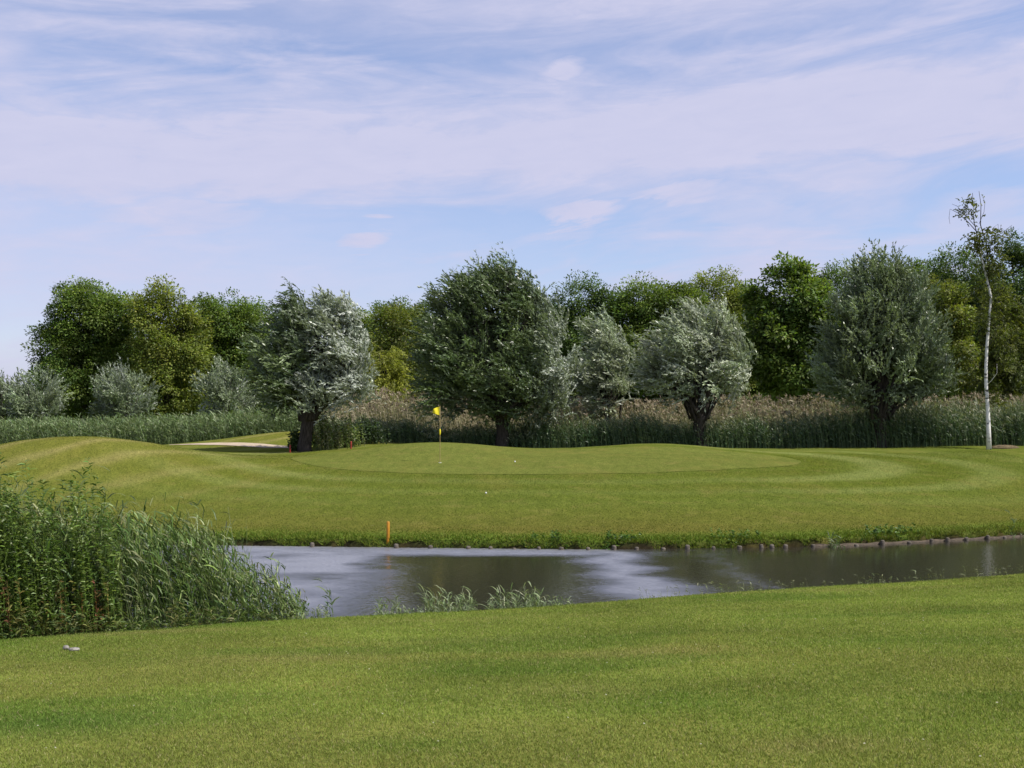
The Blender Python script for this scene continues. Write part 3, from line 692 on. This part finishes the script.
# ------------------------------------------------------------------ reeds
def stems_leaves(base, h, lean, cols, n_leaf, leaf_len, leaf_w, seg=3, wind=-.35, stem_w=.012, up=1.0, lo=.15, pale=None, var=.25):
    """reed stems as slim strips with long bent leaves; returns verts, faces, colours"""
    n = len(base); V = []; Fq = []; Cc = []; off = 0
    t = np.linspace(0, 1, 5)
    bend = np.stack([lean[:, 0], lean[:, 1], np.zeros(n)], 1)
    def pos(tt, idx):
        return base[idx] + np.stack([bend[idx, 0] * tt ** 2 * h[idx], bend[idx, 1] * tt ** 2 * h[idx], tt * h[idx] * (1 - .12 * tt * np.abs(bend[idx, 0]))], 1)
    side = unit(np.stack([rng.normal(size=n), .4 * rng.normal(size=n), np.zeros(n)], 1)) * stem_w * .5
    ring = []
    for k in range(5):
        c = pos(np.full(n, t[k]), np.arange(n)); w = (1 - .7 * t[k])
        ring.append(np.stack([c - side * w, c + side * w], 1))
    A = np.stack(ring, 1).reshape(n, 10, 3)
    f = np.array([[0, 1, 3, 2], [2, 3, 5, 4], [4, 5, 7, 6], [6, 7, 9, 8]])
    V.append(A.reshape(-1, 3)); Fq.append((np.arange(n)[:, None, None] * 10 + f[None]).reshape(-1, 4)); off += n * 10
    sc = np.clip(cols * (1 + .15 * rng.normal(size=(n, 1))), .004, .9)
    Cc.append(np.repeat(sc, 10, 0))
    if n_leaf:
        idx = np.repeat(np.arange(n), n_leaf); m = len(idx)
        tt = lo + (1 - lo) * rng.random(m)
        p0 = pos(tt, idx)
        ang = rng.uniform(0, 2 * np.pi, m)
        d = np.stack([np.cos(ang) + wind * 1.2, np.sin(ang) * .8, np.full(m, up) * rng.uniform(.5, 1.5, m)], 1); d = unit(d)
        L_ = leaf_len * rng.uniform(.55, 1.25, m) * np.clip(h[idx] / h.max(), .35, 1)
        wv = unit(np.cross(d, rng.normal(size=(m, 3)) + np.array([0, 0, .6]))) * (leaf_w * rng.uniform(.7, 1.2, m) * .5)[:, None]
        sag = np.array([wind * .5, 0, -1.0])
        rows = []
        for k in range(seg + 1):
            s = k / seg
            c = p0 + d * (L_ * s)[:, None] + sag * (L_ * s * s * .45)[:, None]
            w = [.7, 1.0, .75, .06, .05][k] if seg == 3 else [.8, 1, .05][k]
            rows.append(np.stack([c - wv * w, c + wv * w], 1))
        B = np.stack(rows, 1).reshape(m, 2 * (seg + 1), 3)
        f = np.array([[2 * k, 2 * k + 1, 2 * k + 3, 2 * k + 2] for k in range(seg)])
        V.append(B.reshape(-1, 3)); Fq.append((np.arange(m)[:, None, None] * 2 * (seg + 1) + f[None]).reshape(-1, 4) + off)
        lc = cols[idx] * np.clip(1 + var * rng.normal(size=(m, 1)), .3, 2.2) * (1 + .05 * rng.normal(size=(m, 3)))
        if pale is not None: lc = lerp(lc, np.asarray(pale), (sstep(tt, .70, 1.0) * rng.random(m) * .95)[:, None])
        lc = np.clip(lc, .004, .9)
        Cc.append(np.repeat(lc, 2 * (seg + 1), 0))
    return np.vstack(V), np.vstack(Fq), np.vstack(Cc)
def pick(cols, n): return np.asarray(cols, float)[rng.integers(0, len(cols), n)]
def bed(name, label, cat, X, Y, h, cols, mat, kind='stuff', origin=None, sink=.05, **kw):
    z = np.maximum(terrain(X, Y), -.3)
    lean = np.stack([rng.normal(-.16, .10, len(X)), rng.normal(0, .08, len(X))], 1) * kw.pop('lean', 1.0)
    V, Fq, Cc = stems_leaves(np.stack([X, Y, z - sink], 1), h + sink, lean, cols, **kw)
    if origin is not None: V = V - np.asarray(origin)
    o = mesh_np(name, V, Fq, mat, col=Cc)
    if origin is not None: o.location = tuple(origin)
    return tag(o, label, cat, kind=kind)

RG = [(.075, .115, .035), (.090, .130, .045), (.060, .100, .030)]
# far reed bed to the left
n = 5200; Y = rng.uniform(66, 71, n); X = X_at(rng.uniform(-70, 330, n), Y)
h = np.interp((X / Y * F + 512), [-70, 0, 150, 330], [1.5, 1.45, 1.6, 1.8]) * rng.uniform(.65, 1.15, n) + .5 * (fbm(X * .4, Y, 5, 2) - .5)
bed('reed_bed', 'band of grey-green reeds behind the left mounds', 'reeds', X, Y, h, pick([(.14, .19, .075), (.18, .23, .11), (.11, .16, .055)], n), M['reed'],
    n_leaf=9, leaf_len=.55, leaf_w=.045, stem_w=.02, seg=2, up=1.8)
# far green reed bed on the right
n = 15000; px = rng.uniform(318, 1150, n); Y = 57.7 + 4.3 * rng.random(n); X = X_at(px, Y)
h = np.interp(px, [318, 360, 420, 480, 560, 620, 700, 780, 860, 900, 960, 1150], [.8, .9, .70, .75, 1.1, 1.4, 1.25, 1.35, 1.7, 1.8, 2.0, 2.0])
h = h * (.62 + .55 * rng.random(n) ** 1.3) + 1.7 * (fbm(X * .55, Y * .5, 77, 3) - .47)
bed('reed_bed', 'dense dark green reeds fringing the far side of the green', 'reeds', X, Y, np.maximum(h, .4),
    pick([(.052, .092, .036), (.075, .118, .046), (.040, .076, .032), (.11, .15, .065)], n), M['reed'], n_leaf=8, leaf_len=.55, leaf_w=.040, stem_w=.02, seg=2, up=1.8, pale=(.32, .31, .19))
# dry pale reeds behind them
n = 5600; px = rng.uniform(325, 1100, n); Y = rng.uniform(61.6, 66.5, n); X = X_at(px, Y)
h = np.interp(px, [325, 400, 520, 640, 760, 860, 1100], [2.2, 2.75, 2.65, 2.65, 2.8, 2.6, 2.6]) * rng.uniform(.62, 1.08, n) + .7 * (fbm(X * .5, Y * .3, 57, 3) - .5)
dryc = pick([(.38, .33, .235), (.46, .41, .30), (.28, .24, .16), (.19, .20, .10)], n)
gmix = np.clip(sstep(px, 780, 900) * .65 + .45 * sstep(fbm(X * .35, Y * .2, 58, 2) + .25 * sstep(px, 540, 640), .5, .75), 0, .85)[:, None]
dryc = lerp(dryc * 1.12, np.array([.16, .18, .085]), gmix)
bed('dry_reed_bed', 'pale straw-coloured old reeds with feathery heads behind the green reeds', 'dry reeds', X, Y, h, dryc, M['dry'],
    n_leaf=4, leaf_len=.45, leaf_w=.03, stem_w=.026, seg=2, lean=.9)
n2 = 2400; sel = rng.choice(n, n2, replace=False)
hz = terrain(X[sel], Y[sel]) + h[sel]
bp = np.stack([X[sel] - .16 * h[sel], Y[sel], hz - .12], 1)
k = 7; idx = np.repeat(np.arange(n2), k); m_ = n2 * k
dd = unit(np.array([-.5, 0, .7]) + .5 * rng.normal(size=(m_, 3)))
V = leaf_verts(bp[idx] + rng.normal(size=(m_, 3)) * .03, dd, rng.normal(size=(m_, 3)), .22 * rng.uniform(.6, 1.3, m_), .06, .1)
Cc = np.repeat(pick([(.28, .23, .17), (.21, .16, .12), (.36, .31, .23)], m_), 4, 0)
tag(mesh_np('reed_plumes', V, leaf_faces(m_), M['dry'], col=Cc), 'feathery brown seed heads on the tops of the pale old reeds', 'reed heads', kind='stuff')

# near reed bed at the left bank
def near_top(px): return np.interp(px, [-120, 0, 40, 70, 110, 150, 200, 236, 258, 280, 308], [2.45, 2.50, 2.42, 2.35, 2.32, 2.12, 2.0, 1.75, 1.25, .95, .40])
n = 2300; px = np.where(rng.random(n) < .25, rng.uniform(-110, 0, n), rng.uniform(-10, 308, n)); Yb = 17.0 + .0067 * px
Y = Yb + .1 + 2.3 * rng.random(n) ** 1.2 * np.interp(px, [0, 230, 300], [1, .9, .25])
ok = rng.random(n) < np.interp(px, [-120, 215, 245, 300], [1, 1, .65, .5]); px, Y, Yb = px[ok], Y[ok], Yb[ok]; n = len(px); X = X_at(px, Y)
z = np.maximum(terrain(X, Y), -.3)
h = (near_top(px) - z) * (.58 + .46 * rng.random(n) ** .8) * (1 - .10 * (Y - Yb)) * (.82 + .36 * fbm(px * .05, Y * 1.5, 91, 2))
bed('reed_bed', 'tall green reeds bending in the wind on the near left bank', 'reeds', X, Y, np.maximum(h, .3),
    pick([(.115, .175, .042), (.155, .205, .065), (.075, .130, .030), (.23, .26, .12), (.060, .105, .026)], n), M['reed'],
    n_leaf=10, leaf_len=.56, leaf_w=.023, stem_w=.011, lean=1.6, up=2.0, var=.42)
# a few long reeds above the rest, and low leafy sprouts at the front
n = 70; px = rng.uniform(-40, 285, n); Y = 17.4 + .0067 * px + 1.2 * rng.random(n); X = X_at(px, Y)
z = np.maximum(terrain(X, Y), -.3); h = (near_top(px) - z) * rng.uniform(1.0, 1.16, n)
bed('tall_reeds', 'single long reed stems rising above the near left reed bed', 'reeds', X, Y, h, pick([(.11, .15, .06), (.14, .18, .08)], n), M['reed'],
    n_leaf=6, leaf_len=.40, leaf_w=.022, stem_w=.010, lean=1.8, lo=.45)
# leafy willowherb at far left: upright red-stemmed stems with many short leaves
n = 330; px = np.concatenate([rng.uniform(-110, 0, 100), -5 + 130 * rng.random(230) ** 1.4]); Y = 16.95 + .0067 * px + .9 * rng.random(n) ** 1.3; X = X_at(px, Y)
z = terrain(X, Y); h = (near_top(px) - z) * rng.uniform(.55, 1.0, n) * (.78 + .42 * fbm(px * .09, Y, 17, 2))
bed('willowherb', 'leafy bright green willowherb with reddish lower stems at far left', 'wild plants', X, Y, h,
    pick([(.100, .160, .026), (.125, .180, .034), (.080, .135, .024)], n), M['reed'], n_leaf=60, leaf_len=.16, leaf_w=.024, stem_w=.010, seg=2, wind=-.1, lean=.5, up=.7, lo=.2)
n = 150; px = np.concatenate([rng.uniform(-110, 0, 60), 110 * rng.random(90) ** 1.5]); Y = 16.9 + .0067 * px + .6 * rng.random(n); X = X_at(px, Y)
bed('red_undergrowth', 'reddish brown and yellowing stems low in the willowherb', 'wild plants', X, Y, rng.uniform(.4, 1.1, n),
    pick([(.13, .055, .030), (.18, .115, .042), (.13, .115, .03), (.20, .165, .06), (.09, .12, .025)], n), M['dry'], n_leaf=22, leaf_len=.13, leaf_w=.026, stem_w=.012, seg=2, wind=0, lean=.4)
n = 900; px = rng.uniform(-60, 300, n); Y = 16.9 + .0067 * px + .35 * rng.random(n) - .05; X = X_at(px, Y)
bed('bank_weeds', 'low weeds along the foot of the near left reeds', 'weeds', X, Y, rng.uniform(.12, .5, n),
    pick([(.085, .13, .025), (.11, .15, .035), (.13, .14, .04), (.07, .115, .03)], n), M['reed'], n_leaf=9, leaf_len=.22, leaf_w=.022, stem_w=.006, wind=-.1)

# water-edge tufts in front of the water
def tufts(name, label, spans, cols, hh, kind='stuff', sp=26, wdt=.016):
    X = []; Y = []; H = []
    for a, c, hs in spans:
        k = int((c - a) * sp / 10); px = rng.uniform(a, c, k)
        y0 = Yn(X_at(px, 19.5)); y = y0 + rng.uniform(-.05, .38, k)
        X.append(X_at(px, y)); Y.append(y); H.append(hs * rng.uniform(.5, 1.15, k))
    X = np.concatenate(X); Y = np.concatenate(Y); H = np.concatenate(H); n = len(X)
    return bed(name, label, 'water plants', X, Y, H, pick(cols, n), M['reed'], kind=kind, n_leaf=5, leaf_len=.30, leaf_w=wdt, stem_w=.007, up=1.6, lo=.02, wind=-.15, lean=.8)
tufts('waterside_grass', 'pale upright water grass fringing the near edge of the pond', [(300, 330, .18), (375, 400, .28), (425, 478, .36), (488, 545, .36), (545, 575, .16), (400, 425, .12)],
      [(.24, .29, .15), (.18, .24, .10), (.28, .32, .20)], .3)
n = 130; px = rng.uniform(640, 1024, n); y = Yn(X_at(px, 22.5)); y = Yn(X_at(px, y)) + rng.uniform(-.1, .1, n); X = X_at(px, y)
bed('edge_sprigs', 'sparse pale sprigs along the right part of the near water edge', 'weeds', X, y, rng.uniform(.08, .26, n), pick([(.20, .22, .11), (.15, .18, .07)], n), M['reed'],
    n_leaf=3, leaf_len=.14, leaf_w=.012, stem_w=.006)
def reed_plant(px, Y, heights, label, cat='reed', spread=.06):
    b = np.array([X_at(px, Y), Y, max(zt(X_at(px, Y), Y), -.3)])
    n = len(heights)
    X = b[0] + rng.normal(size=n) * spread; Yy = b[1] + rng.normal(size=n) * spread
    return bed('reed_plant', label, cat, X, Yy, np.array(heights), pick(RG + [(.12, .16, .06)], n), M['reed'], kind='thing', origin=b, n_leaf=7, leaf_len=.34, leaf_w=.028, stem_w=.012, up=1.4, lo=.35)
reed_plant(334, 19.6, [1.05, .78, .62], 'lone reed standing in the water right of the left reed bed')
reed_plant(840, 30.5, [.62, .5, .75, .45, .6, .4, .56, .65, .42, .5, .6], 'low reed clump on the far bank right of the middle', spread=.13)
reed_plant(1018, 33.4, [.5, .4, .45, .6, .35], 'reed tuft on the far bank at the right edge', spread=.2)
# longer grass along the far bank
n = 46000; X = rng.uniform(-24, 24, n); s = .14 + 2.2 * rng.random(n) ** 2.2; Y = Yf(X) + s
z = terrain(X, Y); hh = np.interp(s, [.05, .4, 1.1, 2.4], [.11, .10, .05, .02]) * rng.uniform(.5, 1.4, n) * (.6 + .8 * fbm(X * .8, Y * .5, 19, 3))
d = unit(np.stack([rng.normal(-.2, .5, n), rng.normal(-.3, .4, n), np.full(n, 1.0)], 1))
V = leaf_verts(np.stack([X, Y, z - .01], 1), d, rng.normal(size=(n, 3)) * np.array([1, 1, .2]), hh, .022, .25)
cb = lerp(pick([(.105, .165, .018), (.135, .18, .024), (.08, .13, .016), (.16, .17, .03)], n), np.array([.15, .15, .035]), (sstep(X, 8, 14) * rng.random(n) * .8)[:, None])
tag(mesh_np('bank_grass', V, leaf_faces(n), M['blade'], col=np.repeat(cb, 4, 0)), 'unmown bright green grass along the far water edge', 'grass', kind='stuff')
# weeds on that bank, and the flowering scrub at the foot of the left willow
n = 120; X = np.concatenate([rng.normal(X_at(c_, 30.6), .35, 24) for c_ in (545, 620, 735, 890, 915)]); Y = Yf(X) + rng.uniform(.1, .5, n)
bed('bank_weeds', 'small dark leafy weeds dotted on the far bank', 'weeds', X, Y, rng.uniform(.12, .3, n), pick([(.06, .12, .018), (.08, .14, .02)], n), M['reed'],
    n_leaf=9, leaf_len=.14, leaf_w=.04, stem_w=.006, seg=2, wind=0)
def scrub(px, Y, r, h, label, cols):
    b = G(px, Y); n = 130
    X = b[0] + rng.normal(size=n) * r * .5; Yy = Y + rng.normal(size=n) * r * .4
    return bed('scrub_bush', label, 'bush', X, Yy, h * rng.uniform(.25, 1.1, n) * (.75 + .5 * vnoise(X * 2.2, Yy * 2.2, 3)), pick(cols, n), M['reed'], kind='thing', origin=b, n_leaf=22, leaf_len=.24, leaf_w=.06, stem_w=.015, seg=2, wind=0)
SC = [(.12, .165, .035), (.16, .20, .055), (.085, .125, .032), (.22, .23, .11)]
scrub(326, 52.5, .8, 1.5, 'leafy weedy bush right beside the left willow trunk', SC + [(.2, .21, .10)])
scrub(344, 53.4, .8, 1.3, 'leafy bush second from the left willow trunk, behind a red stake', SC)
scrub(297, 52.2, .3, .8, 'small dark bush hugging the left side of the left willow trunk', [(.05, .08, .022)])
scrub(368, 56.0, .8, 1.2, 'dark bush between the left willow bushes and the reeds', [(.04, .068, .024), (.05, .08, .026)])

# ------------------------------------------------------------------ foreground turf blades
def blades(name, label, X, Y, hh, wd, cols, bend=.3):
    n = len(X); z = terrain(X, Y)
    d = unit(np.stack([rng.normal(-.1, .55, n), rng.normal(0, .55, n), np.full(n, 1.0)], 1))
    V = leaf_verts(np.stack([X, Y, z - .004], 1), d, rng.normal(size=(n, 3)) * np.array([1, 1, .2]), hh, wd, bend)
    return tag(mesh_np(name, V, leaf_faces(n), M['blade'], col=np.repeat(np.clip(cols, .004, .9), 4, 0)), label, 'grass', kind='stuff')
n = 950000
Y = 4.5 + 21 * rng.random(n) ** 1.25
X = Y * rng.uniform(-.60, .60, n) + rng.uniform(-1, 1, n)
ok = (Yn(X) - Y) > .02; X, Y = X[ok], Y[ok]; n = len(X)
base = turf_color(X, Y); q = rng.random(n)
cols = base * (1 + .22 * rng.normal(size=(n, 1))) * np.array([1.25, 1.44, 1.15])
straw = q < .06; cols[straw] = np.array([.30, .27, .13]) * (1 + .2 * rng.normal(size=(straw.sum(), 1)))
hh = rng.uniform(.014, .038, n) * (.75 + .6 * fbm(X * 1.2, Y * 1.2, 23, 3))
blades('turf_grass', 'short mown grass covering the near bank', X, Y, hh, .0034 + .00020 * Y, cols)
n = 330000; X = rng.uniform(-24, 24, n); s_ = .6 + 18 * rng.random(n) ** 1.15; Y = Yf(X) + s_
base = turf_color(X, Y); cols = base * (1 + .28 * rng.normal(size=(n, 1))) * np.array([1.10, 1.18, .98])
q = rng.random(n) < .06; cols[q] = np.array([.26, .23, .10])
blades('fairway_grass', 'short mown grass on the slope beyond the pond', X, Y, rng.uniform(.012, .036, n), .014, cols)
# low daisies and clover flecks
n = 110; Y = 6 + 17 * rng.random(n); X = Y * rng.uniform(-.5, .5, n); ok = (Yn(X) - Y) > .1; X, Y = X[ok], Y[ok]; n = len(X)
V = leaf_verts(np.stack([X, Y, terrain(X, Y) + .035], 1), unit(rng.normal(size=(n, 3)) * np.array([1, 1, .1])), np.tile([0, -.4, 1.], (n, 1)) + .2 * rng.normal(size=(n, 3)), .018, .018)
tag(mesh_np('petals', V, leaf_faces(n), M['dry'], col=np.tile([.34, .33, .24], (n * 4, 1))), 'tiny pale clover heads scattered in the near turf', 'flowers', kind='stuff')

# ------------------------------------------------------------------ golf things
f0 = ground_hit(440, 463, 34, 60)
sc_ = f0[1] / F
root = empty('flagstick', f0); tag(root, 'golf flagstick with a small yellow flag on the putting green', 'golf flag')
mb = MB(); H = 57 * sc_
mb.tube(np.array([[0, 0, -.1], [0, 0, .02], [0, 0, H * .55], [0, 0, H]]), [.013, .013, .012, .010], 10)
mb.build('pole', M['pole'], root)
# hanging, wind-twisted pennant with real thickness
nu, nv = 10, 8; U, Vv = np.meshgrid(np.linspace(0, 1, nu), np.linspace(0, 1, nv))
taper = 1 - .55 * U
fx = -.27 * U - .05 * Vv * U; fy = .07 * np.sin(U * 5 + Vv * 2) * U
fz = H - .02 - .38 * Vv * taper - .10 * U ** 1.3
v1 = np.stack([fx, fy, fz], -1).reshape(-1, 3); v2 = v1 + np.array([0, .006, 0])
i = (np.arange(nv - 1)[:, None] * nu + np.arange(nu - 1)[None]).ravel(); q = np.stack([i, i + 1, i + nu + 1, i + nu], 1)
mb = MB(); mb.add(np.vstack([v1, v2]), np.vstack([q, q[:, ::-1] + nu * nv])); mb.build('flag', M['yellow_cloth'], root)
mb = MB(); zc = 31 * sc_
tz = np.linspace(-1, 1, 9); mb.tube(np.stack([0 * tz, 0 * tz, zc + .14 * tz], 1), .036 * np.sqrt(np.clip(1 - tz ** 2, .05, 1)), 12); mb.build('position_marker', M['yellow_cloth'], root)
mb = MB(); th = np.linspace(0, 2 * np.pi, 24, endpoint=False)
ringv = np.concatenate([np.stack([r_ * np.cos(th), r_ * np.sin(th), np.full(24, zz)], 1) for r_, zz in ((.054, .006), (.054, .020), (.062, .020), (.062, .006))])
jj = np.arange(24); j2 = (jj + 1) % 24
mb.add(ringv, np.vstack([np.stack([a_ * 24 + jj, a_ * 24 + j2, ((a_ + 1) % 4) * 24 + j2, ((a_ + 1) % 4) * 24 + jj], 1) for a_ in range(4)])); mb.build('hole_rim', M['white'], root)

def ball(px, py, label):
    g = ground_hit(px, py, 28, 60); bm_v = []; r_ = .030
    o = empty('golf_ball', g)
    bpy.data.objects.remove(o)
    mb = MB(); tz = np.linspace(-1, 1, 13); mb.tube(np.stack([0 * tz, 0 * tz, r_ * tz], 1), r_ * np.sqrt(np.clip(1 - tz ** 2, .0004, 1)), 20)
    ob = mb.build('golf_ball', M['white']); ob.location = (g[0], g[1], g[2] + r_ + .008)
    tag(ob, label, 'golf ball', 'golf balls lying on the grass')
ball(486, 494, 'white golf ball on the striped turf below the green')
ball(515, 462.5, 'white golf ball on the putting green right of the flag')

def stake(px, py, Y, h, r_, mat, label, name, cat='stake'):
    x = X_at(px, Y); b = np.array([x, Y, zt(x, Y)])
    root = empty(name, b); tag(root, label, cat)
    mb = MB(); t_ = np.array([-.2, 0, h * .5, h - .02, h]); mb.tube(np.stack([.01 * t_, 0 * t_, t_], 1), r_ * np.array([1, 1, 1, 1, .7]), 12)
    mb.build('post', mat, root)
    return root
st = stake(388, 543, float(Yf(X_at(388, 30.6))) + .22, .52, .045, M['orange'], 'orange-yellow stake on the far water edge', 'water_hazard_stake')
stake(290, 456, 51.3, .36, .04, M['red'], 'red stake just left of the left willow trunk', 'hazard_stake')
stake(351, 457, 51.8, .36, .04, M['red'], 'red stake in front of the bush right of the left willow', 'hazard_stake')

# timber piles and edging on the far bank
mb = MB(); t_ = np.array([0, .35, .62, .655, .67]); mb.tube(np.stack([.006 * t_, 0 * t_, t_ - .5], 1), .062 * np.array([1, 1.02, .98, .85, .5]), 10, .12)
proto = mb.build('wooden_pile', M['wood']); first = True
for px in (312, 396, 430, 468, 491, 514, 539, 561, 588, 614, 637, 663, 687, 714, 739, 762, 772, 785, 813, 835, 857, 884, 911, 934, 951, 971, 994, 1012):
    o = proto if first else proto.copy()
    if not first: COL.objects.link(o)
    first = False
    x = X_at(px, 30.3); x = X_at(px, float(Yf(x)) - .02); y = float(Yf(x)) - .03
    o.location = (x, y, rng.uniform(-.13, -.04)); o.rotation_euler = (rng.normal() * .06, rng.normal() * .06, rng.random() * 6)
    s = rng.uniform(.85, 1.2); o.scale = (s, s, 1)
    tag(o, 'short weathered wooden pile at the far water edge', 'pile', 'wooden piles along the far water edge')
xs = np.linspace(8.4, 16.6, 34); ys = Yf(xs) + .06
pr = []
for k in range(34):
    up = .055 + .015 * math.sin(k * 1.7)
    for dy_, zz in ((0, -.25), (0, up), (.05, up), (.05, -.25)): pr.append((xs[k], ys[k] + dy_, zz))
i = np.arange(33)[:, None] * 4; a4 = np.arange(4)[None]; b4 = (a4 + 1) % 4
mb = MB(); mb.add(np.array(pr), np.stack([i + a4, i + b4, i + 4 + b4, i + 4 + a4], -1).reshape(-1, 4)); 
ed = mb.build('timber_edging', M['dark_wood'], smooth=False); tag(ed, 'low weathered timber edging board at the far bank on the right', 'edging')

# litter on the near grass, soil mound by the birch
def lumpy(name, c, size, mat, label, cat, seed):
    r2 = np.random.default_rng(seed); nu, nv = 20, 11
    th = np.linspace(0, 2 * np.pi, nu, endpoint=False); ph = np.linspace(-np.pi / 2, np.pi / 2, nv)
    T, Ph = np.meshgrid(th, ph); d = np.stack([np.cos(Ph) * np.cos(T), np.cos(Ph) * np.sin(T), np.sin(Ph)], -1)
    k = .72 + .55 * fbm(d[..., 0] * 1.9 + seed, d[..., 1] * 1.9 + d[..., 2] * 1.4, seed, 3)
    v_ = (d * k[..., None]).reshape(-1, 3) * np.asarray(size)
    i = (np.arange(nv - 1)[:, None] * nu + np.arange(nu)[None]); i2 = np.arange(nv - 1)[:, None] * nu + (np.arange(nu)[None] + 1) % nu
    o = mesh_np(name, v_, np.stack([i, i2, i2 + nu, i + nu], -1).reshape(-1, 4), mat, smooth=False); o.location = tuple(c)
    return tag(o, label, cat)
g = ground_hit(66, 650, 8, 30); lumpy('stone', g + np.array([0, 0, .03]), (.045, .04, .035), M['litter'], 'pale rounded stone on the near grass before the left reeds', 'stone', 3)
g = ground_hit(74, 651, 8, 30); lumpy('crumpled_paper', g + np.array([0, 0, .02]), (.085, .06, .028), M['litter'], 'flat crumpled pale scrap on the near grass beside a stone', 'litter', 8)
g = ground_hit(1005, 448, 50, 70); g[1] = 56.5; g[0] = X_at(1004, 56.5); g[2] = zt(g[0], g[1])
lumpy('soil_mound', g, (.75, .4, .17), M['soil'], 'low brown soil mound at the foot of the birch', 'mound', 12)
